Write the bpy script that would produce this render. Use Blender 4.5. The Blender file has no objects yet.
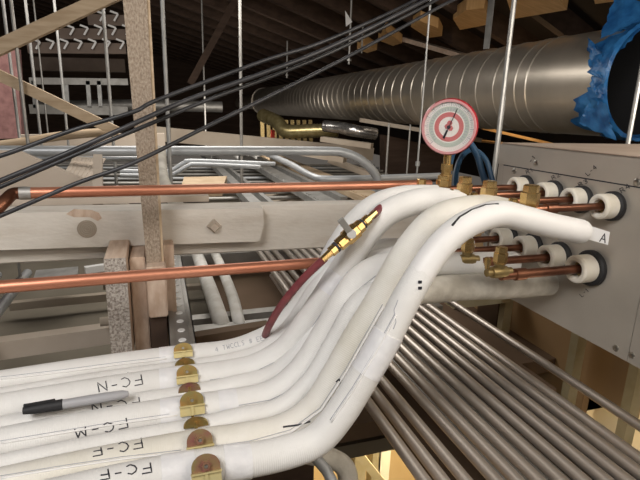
import bpy, bmesh, math, random
from mathutils import Vector, Matrix
from mathutils.bvhtree import BVHTree
random.seed(7)
C = bpy.context.scene.collection
sc = bpy.context.scene
V = Vector
# ---------------------------------------------------------------- camera frame (world: Y along the ducts, X across, Z up, camera at origin)
F = 490.0
def rc(px, py): return V(((px-320)/F, (240-py)/F, -1.0))
Yc = rc(155, 107).normalized(); Hc = rc(1155, 137)
Zc = Hc.cross(Yc).normalized()
if Zc.y < 0: Zc = -Zc
Xc = Yc.cross(Zc)
R = Matrix((Xc, Yc, Zc))
def ray(px, py): return R @ rc(px, py)
def OX(px, py, v): r = ray(px, py); return r*(v/r.x)      # sight line met with the plane X = v
def OY(px, py, v): r = ray(px, py); return r*(v/r.y)
def OZ(px, py, v): r = ray(px, py); return r*(v/r.z)
cam = bpy.data.cameras.new('camera'); cam.sensor_width = 36; cam.lens = F/640*36; cam.clip_start = .02
co = bpy.data.objects.new('camera', cam); C.objects.link(co); co.matrix_world = R.to_4x4(); sc.camera = co

# ---------------------------------------------------------------- materials
def mat(name, col, col2=None, rough=.5, metal=0., scale=20, stretch=(1,1,1), bump=0., bscale=None, spec=.5, detail=4, lo=.35, hi=.65, trans=0., alpha=1., coat=0., emit=None, estr=0):
    m = bpy.data.materials.new(name); m.use_nodes = True
    n = m.node_tree.nodes; l = m.node_tree.links
    b = n['Principled BSDF']
    b.inputs['Base Color'].default_value = (*col, 1); b.inputs['Roughness'].default_value = rough
    b.inputs['Metallic'].default_value = metal; b.inputs['Specular IOR Level'].default_value = spec
    b.inputs['Transmission Weight'].default_value = trans; b.inputs['Alpha'].default_value = alpha
    b.inputs['Coat Weight'].default_value = coat
    if emit: b.inputs['Emission Color'].default_value = (*emit, 1); b.inputs['Emission Strength'].default_value = estr
    tc = n.new('ShaderNodeTexCoord'); mp = n.new('ShaderNodeMapping'); l.new(tc.outputs['Object'], mp.inputs[0])
    mp.inputs['Scale'].default_value = stretch
    no = n.new('ShaderNodeTexNoise'); no.inputs['Scale'].default_value = scale; no.inputs['Detail'].default_value = detail
    l.new(mp.outputs[0], no.inputs['Vector'])
    if col2:
        cr = n.new('ShaderNodeValToRGB'); cr.color_ramp.elements[0].position = lo; cr.color_ramp.elements[1].position = hi
        cr.color_ramp.elements[0].color = (*col, 1); cr.color_ramp.elements[1].color = (*col2, 1)
        l.new(no.outputs['Fac'], cr.inputs[0]); l.new(cr.outputs[0], b.inputs['Base Color'])
    if bump:
        n2 = no
        if bscale:
            n2 = n.new('ShaderNodeTexNoise'); n2.inputs['Scale'].default_value = bscale; n2.inputs['Detail'].default_value = 5
            l.new(mp.outputs[0], n2.inputs['Vector'])
        bp = n.new('ShaderNodeBump'); bp.inputs['Strength'].default_value = bump; bp.inputs['Distance'].default_value = .003
        l.new(n2.outputs['Fac'], bp.inputs['Height']); l.new(bp.outputs[0], b.inputs['Normal'])
    return m
def insul(name, col, col2, ribs=430):
    m = mat(name, col, col2, rough=.62, scale=14, bump=.25, bscale=60, spec=.35)
    n = m.node_tree.nodes; l = m.node_tree.links; b = n['Principled BSDF']
    uv = n.new('ShaderNodeUVMap'); w = n.new('ShaderNodeTexWave'); w.wave_type = 'BANDS'; w.bands_direction = 'X'
    w.inputs['Scale'].default_value = 135; w.inputs['Distortion'].default_value = .4; w.inputs['Detail'].default_value = 1
    l.new(uv.outputs[0], w.inputs['Vector'])
    bp = n.new('ShaderNodeBump'); bp.inputs['Strength'].default_value = .16; bp.inputs['Distance'].default_value = .0010
    l.new(w.outputs['Fac'], bp.inputs['Height'])
    old = b.inputs['Normal'].links[0].from_node; l.new(old.outputs[0], bp.inputs['Normal']); l.new(bp.outputs[0], b.inputs['Normal'])
    return m
M = {}
M['ins_white'] = insul('white_ribbed_foam', (.74,.73,.71), (.82,.815,.80))
M['ins_cream'] = insul('cream_ribbed_foam', (.70,.67,.59), (.80,.78,.73))
M['ins_smooth'] = mat('smooth_white_foam', (.80,.79,.78), (.86,.85,.84), rough=.5, scale=18, bump=.15, bscale=40)
M['ins_dusty'] = mat('dusty_foam', (.50,.47,.41), (.68,.65,.58), rough=.8, scale=40, bump=.5, bscale=90)
M['ins_pale'] = mat('pale_dusty_foam', (.68,.66,.61), (.80,.79,.76), rough=.8, scale=30, bump=.4, bscale=70)
M['tape'] = mat('white_tape', (.84,.84,.85), (.76,.76,.78), rough=.3, scale=60, bump=.5, bscale=70)
M['collar'] = mat('white_collar', (.86,.83,.75), (.80,.74,.62), rough=.7, scale=30)
M['ink'] = mat('black_ink', (.02,.02,.03), rough=.6)
M['ink_grey'] = mat('grey_print', (.40,.41,.45), rough=.7)
M['panel'] = mat('galvanised_panel', (.47,.43,.375), (.53,.485,.425), rough=.42, metal=.35, scale=9, bump=.05)
M['panel_top'] = mat('dusty_panel_top', (.30,.23,.18), (.38,.30,.24), rough=.8, scale=10)
M['screw'] = mat('screw_steel', (.5,.48,.44), rough=.3, metal=1)
M['rubber'] = mat('black_rubber', (.018,.018,.020), rough=.65, bump=.2, scale=80)
M['copper'] = mat('copper', (.56,.22,.13), (.68,.31,.20), rough=.42, metal=.65, scale=5, stretch=(1,6,6))
M['copper_dark'] = mat('tarnished_copper', (.15,.06,.035), (.30,.13,.075), rough=.35, metal=.8, scale=25)
M['brass'] = mat('brass', (.56,.36,.13), (.74,.53,.24), rough=.24, metal=.9, scale=50)
M['brass_old'] = mat('dull_brass', (.30,.22,.09), (.46,.35,.17), rough=.42, metal=.7, scale=60)
M['zinc'] = mat('yellow_zinc', (.50,.30,.10), (.34,.30,.12), rough=.3, metal=.7, scale=70)
M['zinc_red'] = mat('iridescent_zinc', (.34,.13,.12), (.34,.27,.12), rough=.32, metal=.55, scale=70)
M['zinc_light'] = mat('bright_yellow_zinc', (.62,.56,.30), (.70,.58,.28), rough=.35, metal=.45, scale=60)
M['steel'] = mat('galvanised_steel', (.38,.38,.37), (.50,.50,.49), rough=.5, metal=.6, scale=25)
M['steel_dull'] = mat('dull_steel', (.34,.33,.31), (.44,.43,.41), rough=.5, metal=.6, scale=20)
M['emt'] = mat('steel_conduit', (.62,.56,.51), (.72,.66,.60), rough=.44, metal=.85, scale=3, stretch=(30,1,30))
M['emt_grey'] = mat('grey_conduit', (.42,.44,.46), (.54,.56,.58), rough=.42, metal=.35, scale=8)
M['duct'] = mat('spiral_duct_metal', (.58,.53,.46), (.68,.62,.54), rough=.36, metal=.82, scale=4, stretch=(1,2,1), bump=.04, bscale=4)
M['white_paint'] = mat('painted_timber', (.74,.69,.62), (.60,.53,.45), rough=.75, scale=14, stretch=(1,3,3), bump=.6, bscale=30, lo=.5, hi=.85)
M['timber'] = mat('pink_tan_timber', (.54,.39,.29), (.68,.54,.43), rough=.8, scale=22, stretch=(4,.6,1.5), bump=.3)
M['timber_pale'] = mat('pale_timber', (.42,.31,.20), (.54,.42,.29), rough=.8, scale=12, stretch=(1,1,6), bump=.2)
M['rough_stud'] = mat('rough_dusty_timber', (.25,.19,.14), (.46,.38,.30), rough=.95, scale=330, stretch=(1,1,.6), bump=.9, detail=4, lo=.32, hi=.68)
M['endgrain'] = mat('rough_end_grain', (.24,.20,.17), (.58,.53,.48), rough=.95, scale=300, stretch=(1,1,1), bump=1., detail=4, lo=.34, hi=.62)
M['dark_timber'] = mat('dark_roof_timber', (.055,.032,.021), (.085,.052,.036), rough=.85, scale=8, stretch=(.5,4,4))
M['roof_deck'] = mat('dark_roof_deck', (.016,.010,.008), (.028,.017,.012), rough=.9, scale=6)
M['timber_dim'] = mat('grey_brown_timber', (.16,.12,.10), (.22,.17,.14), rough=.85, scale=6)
M['block'] = mat('fresh_pine', (.58,.33,.13), (.70,.43,.19), rough=.7, scale=12, stretch=(1,5,1))
M['cable'] = mat('black_cable', (.020,.021,.024), (.045,.045,.05), rough=.42, scale=20)
M['hose_red'] = mat('dark_red_hose', (.17,.035,.045), (.24,.055,.06), rough=.45, scale=60)
M['hose_blue'] = mat('blue_hose', (.02,.06,.12), (.03,.08,.15), rough=.45, scale=60)
M['blue'] = mat('blue_plastic_film', (.010,.07,.22), (.03,.16,.40), rough=.32, scale=22, spec=.5, bump=1., bscale=45)
M['red'] = mat('red_gauge_case', (.38,.02,.03), rough=.3, coat=.4)
M['dial'] = mat('gauge_dial', (.82,.80,.76), rough=.5)
M['dial_pink'] = mat('gauge_pink', (.62,.30,.31), rough=.4)
M['dial_red'] = mat('gauge_red', (.58,.17,.17), rough=.5)
M['dial_green'] = mat('gauge_green', (.50,.56,.50), rough=.5)
M['glass'] = mat('gauge_glass', (1,1,1), rough=.03, trans=1., alpha=.22)
M['marker'] = mat('marker_grey', (.38,.38,.40), rough=.4)
M['board'] = mat('olive_ceiling_board', (.17,.15,.115), (.21,.185,.145), rough=.9, scale=5)
M['deck'] = mat('brown_ceiling_deck', (.13,.085,.05), (.17,.11,.07), rough=.85, scale=4)
M['brown_panel'] = mat('brown_wall_panel', (.40,.25,.12), (.46,.30,.15), rough=.8, scale=3)
M['stud_metal'] = mat('olive_stud', (.40,.34,.20), (.46,.40,.26), rough=.6, metal=.2)
M['pink'] = mat('pink_insulation', (.22,.11,.105), (.32,.17,.16), rough=.95, scale=30, bump=.5)
M['tan_board'] = mat('dusty_tan_board', (.50,.42,.34), (.58,.50,.42), rough=.9, scale=7, bump=.15)
M['cream_beam'] = mat('cream_beam', (.42,.36,.29), (.34,.28,.22), rough=.8, scale=5)
M['orange_wall'] = mat('yellow_lit_wall', (.72,.50,.24), (.80,.60,.32), rough=.8, scale=4)
M['cream_wall'] = mat('cream_wall', (.80,.74,.60), rough=.8)
M['gold'] = mat('gold_foil', (.50,.40,.18), (.68,.58,.30), rough=.3, metal=.8, scale=30, bump=.5)
M['silver'] = mat('silver_foil', (.45,.43,.42), (.75,.73,.72), rough=.25, metal=.9, scale=30, bump=1.)
M['floor'] = mat('concrete_floor', (.25,.21,.16), (.32,.27,.2), rough=.9, scale=2)
M['flag'] = mat('white_tag', (.85,.85,.85), rough=.6)
M['orange_tape'] = mat('red_ribbon', (.60,.05,.03), rough=.5)

# ---------------------------------------------------------------- mesh helpers (all in world coordinates; build() moves the origin)
def wloc(p):
    v = V((0,0,0))
    while p: v += p.location; p = p.parent
    return v
def build(name, bm, m, parent=None, smooth=False):
    if parent is None:
        xs = [v.co for v in bm.verts]
        o = V(((min(c.x for c in xs)+max(c.x for c in xs))/2, (min(c.y for c in xs)+max(c.y for c in xs))/2, min(c.z for c in xs)))
    else: o = wloc(parent)
    bmesh.ops.recalc_face_normals(bm, faces=bm.faces)
    for v in bm.verts: v.co -= o
    if smooth:
        for f in bm.faces: f.smooth = True
    me = bpy.data.meshes.new(name); bm.to_mesh(me); bm.free()
    me.materials.append(M[m])
    ob = bpy.data.objects.new(name, me); C.objects.link(ob)
    if parent: ob.parent = parent
    else: ob.location = o
    if smooth:
        try:
            me.set_sharp_from_angle(angle=math.radians(42))
        except Exception: pass
    return ob
def tag(o, label, cat, group=None, kind=None):
    o['label'] = label; o['category'] = cat
    if group: o['group'] = group
    if kind: o['kind'] = kind
    return o
def thing(name, loc, label, cat, group=None):
    o = bpy.data.objects.new(name, None); C.objects.link(o); o.location = loc; o.empty_display_size = .05
    return tag(o, label, cat, group)
def struct(o): o['kind'] = 'structure'; return o
def nb(): return bmesh.new()
def box(bm, a, b, bev=0.):
    x0,y0,z0 = [min(a[i],b[i]) for i in range(3)]; x1,y1,z1 = [max(a[i],b[i]) for i in range(3)]
    vs = [bm.verts.new(p) for p in ((x0,y0,z0),(x1,y0,z0),(x1,y1,z0),(x0,y1,z0),(x0,y0,z1),(x1,y0,z1),(x1,y1,z1),(x0,y1,z1))]
    fs = [bm.faces.new([vs[i] for i in f]) for f in ((0,3,2,1),(4,5,6,7),(0,1,5,4),(1,2,6,5),(2,3,7,6),(3,0,4,7))]
    if bev:
        es = list({e for f in fs for e in f.edges}); bmesh.ops.bevel(bm, geom=es, offset=bev, segments=2, affect='EDGES')
    return bm
def prism(bm, pts, d):
    d = V(d); a = [bm.verts.new(V(p)) for p in pts]; b = [bm.verts.new(V(p)+d) for p in pts]; n = len(a)
    bm.faces.new(a); bm.faces.new(b[::-1])
    for i in range(n): bm.faces.new((a[i], b[i], b[(i+1)%n], a[(i+1)%n]))
    return bm
def beam(bm, p, q, w, h, up=V((0,0,1)), bev=0.):
    p, q = V(p), V(q); d = (q-p).normalized(); s = d.cross(up).normalized(); u = s.cross(d)
    pts = [p+s*(a*w/2)+u*(b*h/2) for a, b in ((-1,-1),(1,-1),(1,1),(-1,1))]
    nf0 = set(bm.faces); prism(bm, pts, q-p)
    if bev:
        es = list({e for f in bm.faces if f not in nf0 for e in f.edges}); bmesh.ops.bevel(bm, geom=es, offset=bev, segments=1, affect='EDGES')
    return bm
def smoothpath(P, n):
    out = []
    P = [V(p) for p in P]
    for i in range(len(P)-1):
        p0 = P[i-1] if i else P[0]*2-P[1]; p1, p2 = P[i], P[i+1]; p3 = P[i+2] if i+2 < len(P) else P[-1]*2-P[-2]
        for k in range(n):
            t = k/n
            out.append(.5*((2*p1)+(p2-p0)*t+(2*p0-5*p1+4*p2-p3)*t*t+(-p0+3*p1-3*p2+p3)*t**3))
    return out+[P[-1]]
def tube(bm, P, r, seg=12, sm=0, cap=True, inner=None, wob=0.):
    P = [V(p) for p in P]; n0 = len(P)
    rr = list(r) if isinstance(r, (list, tuple)) else [r]*n0
    if sm:
        Q = smoothpath(P, sm); rr = [rr[min(i//sm, n0-1)]*(1-(i%sm)/sm)+rr[min(i//sm+1, n0-1)]*((i%sm)/sm) for i in range(len(Q))]; P = Q
    uvl = bm.loops.layers.uv.verify()
    t = (P[1]-P[0]).normalized(); a = V((0,0,1)) if abs(t.z) < .9 else V((1,0,0)); u = t.cross(a).normalized()
    rings = []; L = [0.]
    for i, p in enumerate(P):
        if i: L.append(L[-1]+(p-P[i-1]).length)
        t = (P[min(i+1, len(P)-1)]-P[max(i-1, 0)]).normalized()
        u = (u-t*u.dot(t)).normalized(); w = t.cross(u)
        rings.append([bm.verts.new(p+(u*math.cos(k*6.2832/seg)+w*math.sin(k*6.2832/seg))*(rr[i]*(1+(wob*math.sin(L[-1]*90+k*.7)*math.sin(L[-1]*37+k) if wob else 0)))) for k in range(seg)])
    for i in range(len(rings)-1):
        for k in range(seg):
            f = bm.faces.new((rings[i][k], rings[i][(k+1)%seg], rings[i+1][(k+1)%seg], rings[i+1][k])); f.smooth = True
            for lp, (uu, vv) in zip(f.loops, ((L[i], k), (L[i], k+1), (L[i+1], k+1), (L[i+1], k))): lp[uvl].uv = (uu, vv/seg)
    if cap: bm.faces.new(rings[0][::-1]); bm.faces.new(rings[-1])
    return bm
def lathe(bm, base, axis, prof, seg=20, flats=None):
    """prof: list of (distance along axis, radius); closed rings."""
    base = V(base); t = V(axis).normalized(); a = V((0,0,1)) if abs(t.z) < .9 else V((1,0,0)); u = t.cross(a).normalized(); w = t.cross(u)
    seg = flats or seg; rings = []
    for h, r in prof:
        if r <= 1e-6: rings.append([bm.verts.new(base+t*h)])
        else: rings.append([bm.verts.new(base+t*h+(u*math.cos(k*6.28319/seg)+w*math.sin(k*6.28319/seg))*r) for k in range(seg)])
    for i in range(len(rings)-1):
        A, B = rings[i], rings[i+1]
        for k in range(seg):
            q = [A[k%len(A)], A[(k+1)%len(A)], B[(k+1)%len(B)], B[k%len(B)]]
            q2 = []
            for v in q:
                if v not in q2: q2.append(v)
            if len(q2) > 2: bm.faces.new(q2)
    if len(rings[0]) > 1: bm.faces.new(rings[0][::-1])
    if len(rings[-1]) > 1: bm.faces.new(rings[-1])
    return bm
def ringm(bm, base, axis, ri, ro, h, seg=28):
    base = V(base); t = V(axis).normalized(); a = V((0,0,1)) if abs(t.z) < .9 else V((1,0,0)); u = t.cross(a).normalized(); w = t.cross(u)
    e = min(.0025, (ro-ri)/3, h/3)
    prof = [(0,ri+e),(0,ro-e),(e,ro),(h-e,ro),(h,ro-e),(h,ri+e),(h-e,ri),(e,ri)]
    R_ = [[bm.verts.new(base+t*hh+(u*math.cos(k*6.28319/seg)+w*math.sin(k*6.28319/seg))*r) for k in range(seg)] for hh, r in prof]
    for i in range(len(prof)):
        A, B = R_[i], R_[(i+1)%len(prof)]
        for k in range(seg): bm.faces.new((A[k], A[(k+1)%seg], B[(k+1)%seg], B[k]))
    return bm
# stroke lettering, laid on a surface
G = {'F': [[(0,0),(0,1),(.6,1)],[(0,.5),(.5,.5)]], 'E': [[(.6,0),(0,0),(0,1),(.6,1)],[(0,.5),(.5,.5)]], 'C': [[(.6,.85),(.35,1),(.1,.8),(0,.5),(.1,.2),(.35,0),(.6,.12)]],
     '-': [[(.1,.5),(.5,.5)]], 'N': [[(0,0),(0,1),(.6,0),(.6,1)]], 'M': [[(0,0),(.1,1),(.35,.3),(.6,1),(.7,0)]], 'A': [[(0,0),(.32,1),(.64,0)],[(.12,.36),(.52,.36)]],
     'R': [[(0,0),(0,1),(.45,.95),(.5,.7),(.4,.5),(0,.5)],[(.25,.5),(.6,0)]], '1': [[(.3,0),(.3,1),(.12,.8)]], '2': [[(0,.8),(.25,1),(.5,.75),(0,0),(.55,0)]],
     '3': [[(0,.9),(.3,1),(.5,.78),(.2,.52),(.5,.28),(.3,0),(0,.1)]], '4': [[(.45,0),(.45,1),(0,.35),(.6,.35)]], 'L': [[(0,1),(0,0),(.55,0)]], 'G': [[(.6,.85),(.3,1),(0,.5),(.3,0),(.6,.15),(.6,.45),(.35,.45)]],
     'T': [[(0,1),(.6,1)],[(.3,1),(.3,0)]], 'W': [[(0,1),(.15,0),(.33,.7),(.5,0),(.65,1)]], 'S': [[(.55,.88),(.3,1),(.05,.78),(.5,.3),(.3,0),(0,.12)]], '#': [[(.15,0),(.25,1)],[(.4,0),(.5,1)],[(0,.3),(.6,.3)],[(0,.7),(.6,.7)]], ' ': []}
def writing(name, text, p0, p1, h, hit, r, m, parent, lift=.0003, jit=0.):
    p0 = V((p0[0],p0[1],0)); p1 = V((p1[0],p1[1],0)); d = (p1-p0); n = len(text); adv = d.length/n; d.normalize(); up = V((d.y,-d.x,0)); bm = nb(); got = False
    for i, ch in enumerate(text):
        o = p0+d*(adv*i)+up*random.uniform(-jit, jit)
        for pl in G[ch]:
            pts = []
            for a, b in zip(pl[:-1], pl[1:]):
                for k in range(4):
                    t = k/4; pts.append((a[0]+(b[0]-a[0])*t, a[1]+(b[1]-a[1])*t))
            pts.append(pl[-1]); W = []
            for x, y in pts:
                q = o+d*(x*adv*1.15)+up*(y*h); w = hit(q.x, q.y)
                if w is not None: W.append(w)
            if len(W) > 1: tube(bm, W, r, 5); got = True
    if got: return build(name, bm, m, parent)
    bm.free()
def on_mesh(bvh, lift=.0003):
    def f(px, py):
        d = ray(px, py).normalized(); h = bvh.ray_cast(V((0,0,0)), d)
        return None if h[0] is None else h[0]-d*lift
    return f

# ================================================================ THE PIPES
ZC = -.362
def P3(l):  # (px, py, Y)
    return [OY(x, y, Y) for x, y, Y in l]
# clamp positions in depth
def Yz(px, py): return OZ(px, py, ZC).y
YB = [Yz(183,356), Yz(187,379), Yz(192,409), Yz(199,445), Yz(204,466)]
YS = [(YB[0]+YB[1])/2, (YB[1]+YB[2])/2, (YB[2]+YB[3])/2]
def left_end(Y, drop=.022, z=ZC): return [V((-.62, Y-drop*2.2, z)), V((-.30, Y-drop, z)), V((-.10, Y-.004, z)), V((.02, Y, z))]
def rng(l, Y0, Y1):   # interpolate depth along the riser
    n = len(l); return [OY(x, y, Y0+(Y1-Y0)*(i/(n-1))) for i, (x, y) in enumerate(l)]
pipe_bvh = {}
def insulated(label, pts, rad, m, group='insulated refrigerant pipes', seg=28):
    t = thing('insulated_pipe', V((.02, pts[3].y, ZC)), label, 'pipe', group)
    bm = nb(); tube(bm, pts, rad, seg, sm=8); bvh = BVHTree.FromBMesh(bm)
    build('foam_sleeve', bm, m, t, True)
    return t, bvh, pts
def seam(t, bvh, px, r=.0006, m='ink_grey', name='seam'):
    hit = on_mesh(bvh, .0002); W = []
    for (a, b) in zip(px[:-1], px[1:]):
        for k in range(8):
            q = hit(a[0]+(b[0]-a[0])*k/8, a[1]+(b[1]-a[1])*k/8)
            if q is not None: W.append(q)
    W = [w for i, w in enumerate(W) if i == 0 or (w-W[i-1]).length < .03]
    if len(W) > 2: bm = nb(); tube(bm, W, r, 5); return build(name, bm, m, t)
def wrap(t, pts, i0, f0, L, r, m='tape', wob=.02, name='tape_wrap'):
    Q = smoothpath(pts, 12); k0 = int(i0*12+f0*12); bm = nb(); seg = []; d = 0
    while k0 < len(Q) and d <= L:
        if seg: d += (Q[k0]-seg[-1]).length
        seg.append(Q[k0]); k0 += 1
    if len(seg) > 1:
        tube(bm, seg, r, 28, cap=True, wob=wob); return build(name, bm, m, t, True)

B1 = left_end(YB[0])+rng([(225,351),(252,343),(278,329),(302,303),(324,270),(341,240),(357,219),(378,203),(404,196),(436,195)], YB[0], .682)
B2 = left_end(YB[1])+rng([(235,372),(262,364),(290,345),(316,310),(340,274),(362,240),(382,217),(405,205),(432,200),(460,203)], YB[1], .62)
B3 = left_end(YB[2])+rng([(240,402),(275,392),(303,368),(326,332),(345,298),(362,277),(385,266),(420,264),(470,264),(513,263)], YB[2], .60)
B4 = left_end(YB[3])+rng([(245,438),(285,428),(314,408),(336,374),(356,338),(378,302),(399,264),(415,241),(433,222),(454,212),(484,208),(505,211)], YB[3], .56)
B5 = left_end(YB[4])+rng([(250,460),(290,451),(318,439),(340,414),(360,382),(384,341),(411,290),(434,254),(454,233),(476,220),(500,214),(525,219),(552,226),(582,232)], YB[4], .475)
S1 = left_end(YS[0], z=ZC-.004)+rng([(235,361),(265,350),(292,325),(318,286),(340,262),(375,248),(420,246),(470,244)], YS[0], .70)
S2 = left_end(YS[1], z=ZC-.004)+rng([(240,385),(275,374),(305,345),(328,308),(345,285),(370,262),(420,252),(470,250)], YS[1], .66)
S3 = left_end(YS[2], z=ZC-.004)+rng([(240,418),(280,408),(312,380),(336,340),(358,305),(385,292),(425,290),(470,287),(510,286),(549,283)], YS[2], .585)
t1, v1, _ = insulated('farthest of the thick white insulated pipes, printed grey lettering on it', B1, .0165, 'ins_white')
t2, v2, _ = insulated('white insulated pipe the black marker lies on, second arch from the left', B2, .0190, 'ins_white')
t3, v3, _ = insulated('white insulated pipe held by the middle big clamp, turning right behind the near risers', B3, .0180, 'ins_white')
t4, v4, _ = insulated('cream ribbed insulated pipe directly behind the nearest pipe, dark split at its bend', B4, [.0175]*11+[.0182]*5, 'ins_cream')
t5, v5, _ = insulated('nearest white insulated pipe, arching over in front with the A tag at its end', B5, [.018]*9+[.0175,.0165]+[.0150]*7, 'ins_white')
s1, w1, _ = insulated('thin white insulated pipe tucked between the farthest pipe and the marker pipe', S1, .0135, 'ins_white')
s2, w2, _ = insulated('thin white insulated pipe in the gap between marker pipe and the middle pipe', S2, .0145, 'ins_white')
s3, w3, _ = insulated('cream insulated pipe that runs lowest to the box, loose dusty sleeve under the big arch', S3, [.0130]*8+[.015]+[.0185]*5, 'ins_white')
# dusty section of the lowest pipe, smoother upper sleeve of the nearest
Q = smoothpath(S3, 12); bm = nb(); tube(bm, Q[12*9+9:], .0192, 28, wob=.02); build('dusty_sleeve', bm, 'ins_dusty', s3, True)
Q = smoothpath(B5, 12); bm = nb(); tube(bm, Q[12*10+4:-1], [.0158]*(len(Q)-1-12*10-4), 28, wob=.006); build('smooth_sleeve', bm, 'ins_smooth', t5, True)
# white tape around the pipes next to the clamps
for t, P, r in ((t1,B1,.0170),(t2,B2,.0195),(t3,B3,.0185),(t5,B5,.0186)):
    wrap(t, P, 2, .72, .028, r)
wrap(t5, B5, 3, .45, .028, .0187); wrap(t5, B5, 8, .3, .05, .0182, 'tape', .012); wrap(t3, B3, 3, .5, .02, .0185)
wrap(t2, B2, 7, .5, .03, .0194); wrap(t1, B1, 8, .4, .03, .0169)
# splits and gaps in the sleeves
seam(t5, v5, [(452,226),(460,217),(472,210),(486,205),(500,204)], .0016, 'rubber', 'split')
seam(t4, v4, [(283,427),(298,425),(312,421)], .0011, 'ink', 'split')
seam(t4, v4, [(336,382),(339,379),(341,384)], .001, 'ink', 'split'); seam(t2, v2, [(449,201),(458,200),(466,201)], .0014, 'rubber', 'split')
seam(t5, v5, [(398,300),(394,310),(396,322),(393,330)], .0005); seam(t5, v5, [(300,355),(300,356)], .0004)
seam(t1, v1, [(205,360),(240,357),(275,346),(300,320),(325,280)], .0004); seam(t3, v3, [(235,406),(270,400),(300,386),(330,350)], .0005)
seam(t5, v5, [(244,446),(246,460),(247,474)], .0005); seam(t2, v2, [(0,418),(60,408),(120,398),(176,390)], .0004)
for t, v, l in ((t1,v1,[(0,377),(60,370),(120,362),(172,356)]),(t3,v3,[(0,441),(60,431),(120,421),(184,412)]),(t4,v4,[(0,476),(60,466),(120,457),(190,449)]),(t2,v2,[(210,380),(250,374),(285,357),(310,330),(330,300),(350,268)]),
    (t3,v3,[(345,310),(360,288),(378,274)]),(t4,v4,[(215,446),(250,441),(290,430),(320,408),(345,370),(365,335),(385,300)]),(t5,v5,[(330,420),(352,388),(375,350),(398,308)]),(t1,v1,[(300,311),(318,285),(335,258),(350,236)])):
    seam(t, v, l, .00045, 'ink_grey'); seam(t, v, [(x+1.2, y+2.2) for x, y in l], .0013, 'ins_smooth', 'sleeve_lip')
# handwriting, upside down to the viewer
for txt, a, b, t, v in (('FC-N',(141,375),(94,384),t2,v2), ('FC-N',(143,371),(100,377),s1,w1), ('FC-N',(139,398),(88,405),s2,w2), ('FC-M',(126,418),(72,430),t3,v3), ('FC-F',(141,438),(87,448),t4,v4), ('FC-F',(150,462),(94,472),t5,v5)):
    writing('handwriting', txt, a, b, 9.5, on_mesh(v), .0007, 'ink', t, jit=.8)
writing('printed_text', '4 TWCCLS # EETER', (216,352), (276,337), 4.6, on_mesh(v1), .0004, 'ink_grey', t1)
# little torn flecks of tape on nearest pipe
bm = nb()
for a in ((420,282),(420,288)):
    p = on_mesh(v5)(*a)
    if p: box(bm, p-V((.002,.0008,.0015)), p+V((.002,.0008,.0015)))
if len(bm.verts): build('torn_spot', bm, 'ink', t5)
# free tag with the letter A at the end of the nearest pipe
c0 = OY(578,222,.478); c1 = OY(576,236,.478); c2 = OY(608,245,.47); c3 = OY(610,232,.47)
tg = thing('paper_tag', c1, 'white paper tag lettered A sticking out of the nearest pipe end', 'tag')
bm = nb(); prism(bm, [c0,c1,c2,c3], (0,.0008,0)); bv = BVHTree.FromBMesh(bm); build('paper', bm, 'flag', tg)
writing('letter', 'A', (599.5,241.5), (607,243.5), 9, on_mesh(bv), .0007, 'ink', tg)

# clamps -------------------------------------------------------------
STRUT_Z = ZC-.0205
def clamp(px, py, w, h, Yp, mat_a, label, small=False):
    c = OZ(px, py, ZC+.017); t = thing('pipe_clamp', V((c.x, Yp-.018, STRUT_Z)), label, 'clamp', 'clamps on the strut under the insulated pipes')
    n = 14; bm = nb()
    def arch(y, th, zb, zt):
        pts = [V((c.x-w/2, y, zb)), V((c.x+w/2, y, zb))]
        for k in range(n+1):
            a = math.pi*k/n; pts.append(V((c.x+math.cos(a)*w/2, y, zt-h*.42+math.sin(a)*h*.42)))
        return prism(bm, pts, (0, th, 0))
    arch(c.y, .0022, c.z-h*.5, c.z+h*.5)
    bmesh.ops.rotate(bm, verts=bm.verts, cent=c, matrix=Matrix.Rotation(math.radians(-28), 3, 'X'))
    ear = build('ear_plate', bm, mat_a, t)
    nrm = V((0,-math.cos(math.radians(28)),math.sin(math.radians(28)))); dn_ = V((0,-nrm.z,nrm.y))
    if dn_.z > 0: dn_ = -dn_
    fc = c+nrm*.0012+dn_*h*.30
    bm = nb(); beam(bm, fc-V((w/2+.0004,0,0)), fc+V((w/2+.0004,0,0)), .0026, h*.40, dn_); build('lower_flange', bm, 'zinc_light', t)
    bm = nb(); beam(bm, fc-V((w/2+.0008,0,0))-dn_*h*.20+nrm*.002, fc+V((w/2+.0008,0,0))-dn_*h*.20+nrm*.002, .006, .0016, dn_); beam(bm, fc-dn_*h*.2+nrm*.002, fc+dn_*h*.2+nrm*.002, .003, .004, nrm); build('rib', bm, 'zinc_light', t)
    bm = nb(); lathe(bm, c-dn_*h*.12+nrm*.0005, nrm, [(0,.0060),(.0015,.0060),(.0015,.0042),(.005,.0042),(.005,.0014),(.006,.001)], flats=6); build('bolt', bm, mat_a, ear)
    bm = nb(); lathe(bm, c-dn_*h*.12+nrm*.0062, nrm, [(0,.0020),(.0006,.0016)], 10); build('bolt_tip', bm, 'screw', ear)
    bm = nb(); lathe(bm, (c.x, c.y-.003, STRUT_Z), (0,0,1), [(0,.0022),(max(.004, c.z-h*.5-STRUT_Z),.0022)], 10); build('threaded_leg', bm, 'zinc', t)
    bm = nb(); box(bm, (c.x-w/2, c.y-.006, STRUT_Z), (c.x+w/2, c.y+.004, STRUT_Z+.002)); build('foot', bm, 'zinc', t)
clamp(183,350,.026,.021,YB[0],'zinc','yellow zinc clamp farthest up the strut, at the thinnest far pipe')
clamp(187,374,.027,.024,YB[1],'zinc','second big zinc clamp from the far end of the strut')
clamp(192,403,.028,.028,YB[2],'zinc','golden pipe clamp in the middle of the five big clamps')
clamp(200,443,.027,.028,YB[3],'zinc_red','dark iridescent clamp next to last, beside the cream pipe')
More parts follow.
